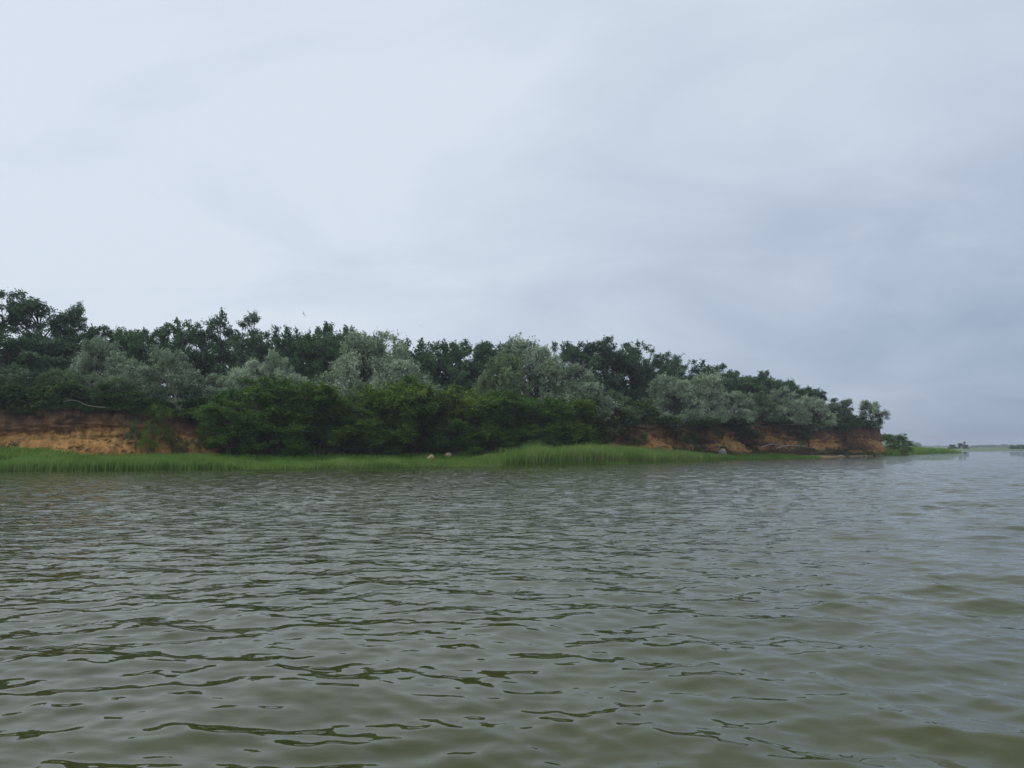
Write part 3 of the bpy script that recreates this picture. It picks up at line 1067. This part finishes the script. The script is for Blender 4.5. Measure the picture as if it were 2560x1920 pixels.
def bed(name, u0, u1, t0, t1, n, hfun, wd, bend, mat, label, cat, seed, tintmean=0.45, dens=None, z0=None):
    g = np.random.default_rng(seed)
    i0, i1 = np.argmin(abs(W_u - u0)), np.argmin(abs(W_u - u1))
    k = g.uniform(i0, i1, n)
    ki = k.astype(int)
    t = g.uniform(0, 1, n)
    tt = t0 + (t1 - t0) * t + 0.35 * fbm(k * 0.03, 0 * k + seed, 3)
    P = W[ki, :2] + Wn[ki] * tt[:, None] + g.normal(0, 0.12, (n, 2))
    u = W_u[ki]
    H = hfun(u, tt) * g.uniform(0.7, 1.18, n) * (1 + 0.34 * fbm(P[:, 0] * 0.8, P[:, 1] * 0.8, 3))
    keep = (H > 0.06) & (tt < Wwidth[ki] * 0.95 + 0.4)
    if dens is not None:
        keep &= g.random(n) < dens(u, tt)
    P, H, tt, u, ki = P[keep], H[keep], tt[keep], u[keep], ki[keep]
    Z = np.where(tt < 0, -0.15, shore_z(tt, Wwidth[ki]) - 0.05)
    n = len(H)
    tint = np.clip(tintmean + 0.45 * fbm(P[:, 0] * 0.5, P[:, 1] * 0.5, 3) + g.normal(0, 0.17, n), 0, 1)
    me = blades_mesh(name, P[:, 0], P[:, 1], Z, H, wd * g.uniform(0.7, 1.3, n), bend * g.uniform(0.3, 1.4, n), tint, g, low=mat == "grass")
    return link(name, me, M[mat], label=label, cat=cat, kind="stuff")


hl = lambda u, t: np.interp(u, [-700, 0, 60, 150, 500, 560, 650, 800, 900, 1000, 1120, 1250], [0.9, 0.66, 0.78, 0.88, 0.86, 0.7, 0.45, 0.45, 0.55, 0.45, 0.36, 0.32])
bed("reed_bed", -450, 1250, -0.8, 2.3, 42000, hl, 0.05, 0.22, "reed", "soft green reed belt at the waterline below the left bank and the shore trees", "reeds", 1, 0.45)
hr = lambda u, t: np.interp(u, [1150, 1215, 1290, 1380, 1500, 1620, 1720, 1800, 1880], [0.25, 0.42, 0.95, 1.5, 1.5, 1.35, 1.0, 0.62, 0.25])
bed("tall_reed_bed", 1160, 1880, 0.0, 3.4, 36000, hr, 0.05, 0.14, "reed", "tall bright reed stand bulging along the water in front of the ochre cliff", "reeds", 2, 0.5)
bed("reed_stalks", 1230, 1800, -0.1, 1.2, 2600, lambda u, t: hr(u, t) * 0.72, 0.03, 0.04, "reed_stalk", "tan dry stalks at the front of the tall reed stand", "reeds", 3)
bed("dry_stalks", -450, 1250, -0.5, 2.2, 2600, lambda u, t: hl(u, t) * 0.8, 0.035, 0.12, "reed_stalk", "scattered straw-coloured dead stems in the left reed belt", "reeds", 13)
hg = lambda u, t: np.interp(u, [-700, 500, 1200, 1700, 1900], [0.55, 0.5, 0.5, 0.55, 0.4]) * sstep(14, 8, t)
bed("shore_grass", -450, 1900, 2.0, 10.5, 44000, hg, 0.045, 0.3, "grass", "darker meadow grass between the reed belt and the foot of the slope", "grass", 4, 0.25)
bed("water_grass", 1100, 2050, -0.35, 1.2, 16000, lambda u, t: 0.38 + 0 * u, 0.035, 0.3, "grass", "low bright grass fringe on the water's edge before the beach", "grass", 5, 0.55)
bed("beach_grass", 1760, 2030, 0.2, 5.0, 16000, lambda u, t: 0.42 * sstep(2060, 1990, u) * sstep(5.2, 3.6, t), 0.05, 0.3, "grass", "low green turf in front of the white boulder", "grass", 6, 0.45)
bed("spit_grass", 2165, 2420, 1.0, 15.0, 34000, lambda u, t: np.interp(u, [2165, 2200, 2260, 2330, 2380, 2420], [0.2, 0.9, 1.1, 1.25, 1.0, 0.5]), 0.08, 0.25, "grass",
    "bright grassy spit running out into the lake past the headland", "grass", 7, 0.45, dens=lambda u, t: sstep(2160, 2230, u + t * 3))


bed("foot_weeds", -450, 340, 3.0, 7.4, 15000, lambda u, t: np.interp(u, [-450, 0, 60, 130, 200, 340], [1.0, 0.9, 0.7, 0.4, 0.3, 0.2]), 0.10, 0.35, "grass",
    "taller bushy green weeds at the foot of the sand bank beside the left picture edge", "weeds", 8, 0.5)


def lip_grass():
    g = np.random.default_rng(9)
    n = 18000
    k = g.integers(0, np.argmax(Fc[:, 0]), n)
    row = cliff_V[-1][k]
    off = g.uniform(-0.1, 1.6, n)
    P = row[:, :2] + Fn[k] * off[:, None] + g.normal(0, 0.1, (n, 2))
    H = np.where(off < 0.25, g.uniform(0.3, 0.75, n), g.uniform(0.2, 0.5, n))
    tint = np.clip(0.2 + 0.3 * fbm(P[:, 0] * 0.4, P[:, 1] * 0.4, 3) + g.normal(0, 0.15, n), 0, 1)
    me = blades_mesh("cliff_top_grass", P[:, 0], P[:, 1], row[:, 2] - 0.08 + 0.03 * off, H, 0.05 * g.uniform(0.7, 1.3, n), 0.5 * g.uniform(0.3, 1.4, n), tint, g, low=True)
    link("cliff_top_grass", me, M["shrub_leaf"], label="dull green grass fringe along the top edge of the cliff", cat="grass", kind="stuff")


lip_grass()


def cliff_tufts():
    g = np.random.default_rng(19)
    n = 60000
    kmax = np.argmax(Fc[:, 0]) - 10
    k = g.integers(0, kmax, n)
    r = g.integers(0, 55, n)
    q = r / 55
    P = cliff_V[r, k]
    u = Fu[k]
    cover = np.interp(u, [-700, 320, 360, 440, 520, 600, 1350, 1480, 1560, 1650, 1740, 1840, 1900, 1950, 2010, 2060, 2140, 2190],
                      [0.0, 0.02, 0.42, 0.2, 0.25, 0.7, 0.7, 0.5, 0.2, 0.2, 0.28, 0.45, 0.34, 0.2, 0.36, 0.3, 0.22, 0.0])
    m = cover + 0.55 * fbm(Fs[k] * 0.35, q * 2.2 + 3, 3) + 0.25 * sstep(0.3, 0.0, q) * (u > 1500) > 0.50
    P, k = P[m], k[m]
    n = len(P)
    H = g.uniform(0.15, 0.5, n)
    tint = np.clip(0.35 + 0.35 * fbm(P[:, 0] * 0.6, P[:, 2] * 0.9, 3) + g.normal(0, 0.2, n), 0, 1)
    me = blades_mesh("cliff_tufts", P[:, 0] - Fn[k, 0] * 0.05, P[:, 1] - Fn[k, 1] * 0.05, P[:, 2] - 0.05, H, 0.09 * g.uniform(0.6, 1.4, n), 0.6 * g.uniform(0.3, 1.4, n), tint, g, low=True)
    link("cliff_tufts", me, M["olive_leaf"], label="dull olive weeds and grass tufts growing in patches on the cliff face", cat="weeds", kind="stuff")


cliff_tufts()

# ------------------------------------------------------------------ stones, clods, dead wood
def rock_mesh(name, seed, sub=3, rough=0.28):
    import bmesh
    bm = bmesh.new()
    bmesh.ops.create_icosphere(bm, subdivisions=sub, radius=1.0)
    g = np.random.default_rng(seed)
    cuts = [(unit(g.normal(0, 1, 3)), g.uniform(0.62, 0.9)) for _ in range(9)]
    for v in bm.verts:
        p = np.array(v.co)
        for nrm, d in cuts:
            h = p @ nrm - d
            if h > 0:
                p = p - nrm * h * 0.85
        p = p * (1 + rough * 0.35 * float(fbm(np.array([p[0] * 1.7 + seed]), np.array([p[1] * 1.7 + p[2]]), 3)[0]))
        v.co = p
    me = bpy.data.meshes.new(name)
    bm.to_mesh(me)
    bm.free()
    me.polygons.foreach_set("use_smooth", np.full(len(me.polygons), True))
    return me


def rock(name, u, v, wpx, hpx, mat, label, cat, seed, depth=None, group=None, tilt=0.0):
    """u, v = middle of the base in the photograph"""
    d = depth
    p = at_depth(u, v, d)
    zb = ground_z(p[0], p[1])
    me = rock_mesh(name, seed)
    o = link(name, me, M[mat], label=label, cat=cat, group=group)
    w, h = wpx / 1991 * d / 2, hpx / 1991 * d
    o.scale = (w * 1.12, w * 0.95, h * 0.62)
    o.location = (p[0], p[1], p[2] + h * 0.42)
    o.rotation_euler = (0, tilt, rng.uniform(0, 6))
    return o


def depth_on_shore(u, v, z):
    return (z - CAM_H) / ray(u, v)[1]


rock("boulder", 1077, 1151, 21, 15, "tan_stone", "tan boulder with a sloping shoulder half sunk in the low reeds", "boulder", 11, depth=shore_depth(1077) + 3.2, group="tan boulders in the grass")
rock("boulder", 1121, 1145, 17, 13, "tan_stone", "smaller rounded tan boulder lying farther back in the grass", "boulder", 12, depth=shore_depth(1121) + 5.0, group="tan boulders in the grass")
rock("boulder", 1806, 1137, 24, 16, "pale_stone", "pale grey-white boulder at the foot of the cliff behind the reed tip", "boulder", 13, depth=shore_depth(1806) + 6.0)
rock("boulder", 2413, 1135, 8, 6, "dark_stone", "small black rock in the water at the tip of the grassy spit", "rock", 14, depth=210)
STONES = [
    (2010, 1142.0, 9, 4, "pale_stone"), (2036, 1142.5, 8, 4, "tan_stone"), (2060, 1142.5, 10, 4, "pale_stone"), (2082, 1142.0, 9, 4, "dark_stone"),
    (2100, 1142.0, 12, 5, "pale_stone"), (2118, 1141.8, 11, 6, "dark_stone"), (2133, 1140.5, 12, 7, "dark_stone"), (2152, 1141.2, 8, 4, "pale_stone"),
    (2163, 1141.0, 7, 4, "pale_stone"), (2186, 1140.5, 9, 4, "dark_stone"), (2200, 1140.0, 7, 4, "tan_stone"), (2090, 1139.5, 6, 3, "tan_stone"), (2068, 1140.3, 6, 3, "dark_stone"),
]
ordn = ["first", "second", "third", "fourth", "fifth", "sixth", "seventh", "eighth", "ninth", "tenth", "eleventh", "twelfth", "thirteenth", "fourteenth"]
cname = {"pale_stone": "pale", "tan_stone": "tan", "dark_stone": "dark"}
for i, (u, v, w, h, mt) in enumerate(sorted(STONES)):
    rock("beach_stone", u, v, w, h, mt, f"small {cname[mt]} stone on the headland beach, {ordn[i]} from the grass end", "stone", 30 + i, depth=depth_on_shore(u, v, 0.02), group="stones on the headland beach")

# clods fallen from the left bank, pieces of the cliff
clod_meshes = [rock_mesh("clod", 60 + i, 2, 0.6) for i in range(6)]
gk = np.random.default_rng(77)
kf = np.argmax(Fc[:, 0])


def add_clods(n, u0, u1, q0, q1, s0, s1):
    for _ in range(n):
        u = gk.uniform(u0, u1)
        k = int(np.argmin(abs(Fu[:kf] - u)))
        qi = int(gk.uniform(q0, q1) * 55)
        p = cliff_V[qi, k]
        s = gk.uniform(s0, s1)
        o = bpy.data.objects.new("clod", clod_meshes[gk.integers(0, 6)])
        if not o.data.materials:
            o.data.materials.append(M["clod"])
        col.objects.link(o)
        o.parent = cliff
        o.location = (p[0] + Fn[k, 0] * s * 0.15, p[1] + Fn[k, 1] * s * 0.15, p[2] - s * 0.1)
        o.scale = (s * gk.uniform(0.8, 1.5), s * gk.uniform(0.6, 1.0), s * gk.uniform(0.5, 0.9))
        o.rotation_euler = (gk.uniform(-0.5, 0.5), gk.uniform(-0.5, 0.5), gk.uniform(0, 6))


add_clods(55, 165, 330, 0.02, 0.5, 0.06, 0.26)
add_clods(26, 30, 180, 0.0, 0.25, 0.06, 0.16)
add_clods(36, 1540, 1760, 0.02, 0.4, 0.10, 0.30)
add_clods(50, 1760, 2160, 0.02, 0.35, 0.12, 0.34)


def branch_thing(name, pts_px, depth, r0, r1, mat, label, cat, seed, twigs=4, tl=0.5, group=None, drop=True):
    """a stem through points of the bank, with side twigs"""
    g = np.random.default_rng(seed)
    P = np.array([at_depth(u, v, d) for (u, v), d in zip(pts_px, depth)])
    base = P[0].copy()
    C, _ = catmull([tuple(p) for p in P - base], 0.12)
    rad = np.linspace(r0, r1, len(C))
    o = link(name, mesh_np(name, *tube(C, rad, 7), True), M[mat], label=label, cat=cat, group=group, loc=base)
    for i in range(twigs):
        k = g.integers(len(C) // 4, len(C) - 1)
        d = unit(g.normal(0, 0.6, 3) + unit(C[-1] - C[0]) * 0.8 + np.array([0, 0, 0.5]))
        L_ = tl * g.uniform(0.5, 1.3)
        pts = [C[k], C[k] + d * L_ * 0.5 + g.normal(0, 0.04, 3), C[k] + d * L_]
        link("twig", mesh_np("twig", *tube(pts, [rad[k] * 0.5, rad[k] * 0.35, rad[k] * 0.12], 5), True), M[mat], o)
    return o


branch_thing("fallen_trunk", [(264, 1019), (235, 1016), (212, 1011), (195, 1003), (176, 1001), (158, 1004)], [61.8, 62.0, 62.2, 62.4, 62.6, 62.8], 0.028, 0.012, "grey_bark",
             "bare pale fallen trunk lying along the top edge of the left sand bank", "trunk", 5, 5, 0.7)
branch_thing("dead_branch", [(1942, 1120), (1975, 1113), (2010, 1116), (2040, 1121)], [117, 118.5, 121, 124], 0.05, 0.02, "pale_bark",
             "yellowish dead branch lying across the rusty sand fan", "branch", 6, 5, 1.2)
branch_thing("dead_branch", [(1905, 1117), (1935, 1110), (1962, 1118), (1978, 1128)], [113, 115, 117, 118], 0.05, 0.02, "pale_bark",
             "arched dead branch left of the yellowish one at the cliff foot", "branch", 7, 5, 1.0)
branch_thing("dead_branch", [(2128, 1134), (2095, 1129), (2070, 1122), (2062, 1116)], [136, 135, 134, 134], 0.09, 0.03, "bark",
             "dark fallen branch sloping down to the beach below the headland", "branch", 8, 5, 1.2)
branch_thing("dead_branch", [(835, 972), (838, 955), (841, 940)], [72, 72, 72], 0.05, 0.02, "pale_bark",
             "pale bare stub standing left of the biggest silver dome", "branch", 9, 3, 0.8)


def dead_brush(u, depth, wpx, hpx, label, seed):
    g = np.random.default_rng(seed)
    x, _ = ray(u, 1118)
    X, Y = x * depth, depth
    zb = ground_z(X, Y) - 0.1
    w, h = wpx / 1991 * depth, hpx / 1991 * depth
    n = 2600
    c = np.stack([g.normal(0, 0.30, n) * w, g.normal(0, 0.22, n) * w * 0.6, np.abs(g.normal(0, 0.42, n)) * h], 1)
    c[:, 2] = np.minimum(c[:, 2], h * 1.1) * np.exp(-((c[:, 0] / (0.6 * w)) ** 2))
    d = unit(g.normal(0, 1, (n, 3)) + np.array([0.5, 0, 0.3]))
    nn = unit(g.normal(0, 1, (n, 3)))
    ln = g.uniform(0.3, 1.0, n)
    me = leaves_mesh("dead_brush", c, d, nn, ln, 0.035 + 0 * ln, np.clip(g.normal(0.5, 0.25, n), 0, 1))
    link("dead_brush", me, M["brown_twig"], label=label, cat="brushwood", group="dead brushwood at the cliff foot", loc=(X, Y, zb))


dead_brush(1868, 118, 120, 32, "tangle of dark dead brushwood right of the white boulder", 1)
dead_brush(1945, 122, 150, 34, "tangle of purplish dead brushwood below the rusty sand fan", 2)
dead_brush(2130, 138, 90, 44, "tangle of brown dead brushwood left of the headland's bare sand nose", 3)
dead_brush(1740, 108, 80, 24, "thin dead brushwood behind the right tip of the reeds", 4)

# ------------------------------------------------------------------ far shore
def far_land():
    near = [water_xy(u, v) for u, v in [(2000, 1126.0), (2250, 1126.4), (2420, 1128.0), (2500, 1127.2), (2560, 1126.4), (2700, 1125.5), (3000, 1124.5)]]
    C, _ = catmull(near, 4.0)
    q = np.concatenate([[-0.01, 0], np.linspace(0.002, 1, 40) ** 2])
    Dv = unit(np.array([C[:, 0] * 0.8, C[:, 1]]).T)
    T = q[:, None] * 1800 + 0 * C[None, :, 0]
    P = C[None, :, :2] + Dv[None] * T[..., None]
    Z = -0.05 + 1.15 * (1 - np.exp(-np.maximum(T, 0) / 60)) + 0.12 * fbm(P[..., 0] * 0.02, P[..., 1] * 0.02, 3) + np.where(T < 0, -0.4, 0)
    V = np.concatenate([P, Z[..., None]], -1).reshape(-1, 3)
    me = mesh_np("far_shore", V, grid_faces(len(q), len(C)), True)
    link("far_shore", me, M["field"], label="flat pale green fields on the far shore", kind="structure")


far_land()
FAR = [
    ("shrub", 2408, 1106.5, 11, 400, "round dark tree on the far shore, the largest out there"),
    ("shrub", 2379, 1112.5, 9, 395, "smaller dark tree left of the round far-shore tree"),
    ("shrub", 2391, 1117, 4, 400, "tiny bush between the two far-shore trees"),
    ("shrub", 2532, 1114, 8, 390, "reddish small far-shore tree near the right picture edge"),
    ("shrub", 2552, 1112.5, 12, 385, "broad dark far-shore tree cut by the right picture edge"),
    ("shrub", 2287, 1113.0, 8, 380, "thin shrub showing above the grassy spit"),
]
for i, (k, u, v, hw, d, lab) in enumerate(FAR):
    plant(k, i + 1, u, v, hw, d, lab, "trees on the far shore", zbase=0.75, mult=1.15, hmin=1.0, alt="dark_leaf")


def far_wood():
    g = np.random.default_rng(15)
    n = 16000
    u = np.concatenate([g.uniform(2200, 2300, n // 3), g.uniform(2420, 2480, n // 6), g.uniform(2480, 2640, n // 4), g.uniform(1800, 2700, n - n // 3 - n // 6 - n // 4)])
    d = g.uniform(1000, 1180, n)
    x = (u - 1280) / 1991 * d
    top = 1.5 + 4.2 * np.clip(0.55 + 0.8 * fbm(u * 0.055, 0 * u + 1, 4), 0.05, 1.3) * np.where(u < 2310, 1.35, 0.8)
    z = 0.8 + g.uniform(0, 1, n) * (top - 0.2)
    me = leaves_mesh("far_wood", np.stack([x, d, z], 1), unit(g.normal(0, 1, (n, 3))), unit(g.normal(0, 1, (n, 3)) + np.array([0, -0.6, 0.6])),
                     g.uniform(1.0, 2.0, n), g.uniform(0.8, 1.6, n), g.uniform(0.2, 0.7, n))
    link("far_wood", me, M["dark_leaf"], label="thin blue-grey line of distant wood on the horizon", cat="wood", kind="stuff")


far_wood()

# ------------------------------------------------------------------ birds
def bird(u, v, depth, span, flap, bank, heading, mat_b, mat_w, label):
    root = bpy.data.objects.new("bird", None)
    root.empty_display_size = 0.2
    col.objects.link(root)
    root.location = at_depth(u, v, depth)
    root.rotation_euler = (R(8), bank, heading)
    tag(root, label, "bird", "birds in flight")
    L_ = span * 0.40
    ys = np.array([-0.5, -0.42, -0.25, 0.0, 0.2, 0.32, 0.40, 0.47, 0.53]) * L_
    rs = np.array([0.01, 0.03, 0.07, 0.105, 0.09, 0.055, 0.06, 0.045, 0.006]) * L_ * 1.3
    zs = np.array([0, 0, 0, 0, 0.01, 0.025, 0.03, 0.025, 0.01]) * L_
    link("body", mesh_np("body", *tube(np.stack([0 * ys, ys, zs], 1), rs, 10), True), M[mat_b], root)
    link("beak", mesh_np("beak", *tube([(0, 0.5 * L_, 0.012 * L_), (0, 0.56 * L_, 0.008 * L_), (0, 0.62 * L_, 0)], [0.02 * L_, 0.015 * L_, 0.003 * L_], 6), True), M["clod"], root)
    tv = np.array([(-0.02, -0.42, 0), (0.02, -0.42, 0), (0.10, -0.72, 0), (0, -0.64, 0), (-0.10, -0.72, 0)]) * L_
    tv = np.vstack([tv, tv + [0, 0, 0.012 * L_]])
    tf = np.array([[0, 1, 3, 3], [1, 2, 3, 3], [0, 3, 4, 4]])
    tm = bpy.data.meshes.new("tail")
    tm.from_pydata([tuple(p) for p in tv], [], [(0, 1, 2, 3, 4), (9, 8, 7, 6, 5)] + [(i, (i + 1) % 5, 5 + (i + 1) % 5, 5 + i) for i in range(5)])
    link("tail", tm, M[mat_b], root)
    for s in (-1, 1):
        xs = np.array([0.03, 0.16, 0.30, 0.42, 0.5]) * span
        zz = np.array([0, math.sin(flap) * 0.14, math.sin(flap) * 0.22, math.sin(flap) * 0.20, math.sin(flap) * 0.16]) * span
        le = np.array([0.10, 0.17, 0.16, 0.04, -0.10]) * L_ * 1.2
        te = np.array([-0.16, -0.12, -0.14, -0.16, -0.13]) * L_ * 1.2
        th = np.array([0.03, 0.022, 0.015, 0.008, 0.003]) * L_
        ring = []
        for x, z, a, b, t_ in zip(xs, zz, le, te, th):
            ring += [(s * x, a, z), (s * x, (a + b) / 2 + 0.02 * L_, z + t_), (s * x, b, z), (s * x, (a + b) / 2, z - t_ * 0.5)]
        F = grid_faces(5, 4, True)
        if s < 0:
            F = F[:, ::-1]
        link("wing", mesh_np("wing", np.array(ring), F, True), M[mat_w], root)


bird(759, 785, 110, 0.85, R(35), R(48), R(60), "feather_grey", "feather_grey", "small dark bird banking above the trees right of the twin top")
bird(1981, 948, 130, 0.95, R(38), R(30), R(25), "feather_white", "feather_grey", "pale gull-like bird gliding over the falling end of the wood")
bird(1052, 815, 260, 0.7, R(30), R(10), R(80), "feather_grey", "feather_grey", "tiny far-off bird speck high above the biggest silver dome's right flank")

# ------------------------------------------------------------------ haze
def haze():
    x0, x1, y0, y1, z0, z1 = -2700, 2700, -2700, 2700, -1.6, 26
    V = [(x, y, z) for x in (x0, x1) for y in (y0, y1) for z in (z0, z1)]
    F = [(0, 1, 3, 2), (4, 6, 7, 5), (0, 4, 5, 1), (2, 3, 7, 6), (0, 2, 6, 4), (1, 5, 7, 3)]
    me = bpy.data.meshes.new("haze")
    me.from_pydata(V, [], F)
    m, nt, N, L = new_mat("haze_air")
    pv = N("ShaderNodeVolumePrincipled")
    pv.inputs["Color"].default_value = (0.86, 0.91, 1.0, 1)
    pv.inputs["Density"].default_value = 0.00045
    pv.inputs["Anisotropy"].default_value = 0.2
    o = N("ShaderNodeOutputMaterial")
    L(pv.outputs[0], o.inputs["Volume"])
    link("haze", me, m, label="thin pale damp air over the lake", cat="haze", kind="stuff")


haze()
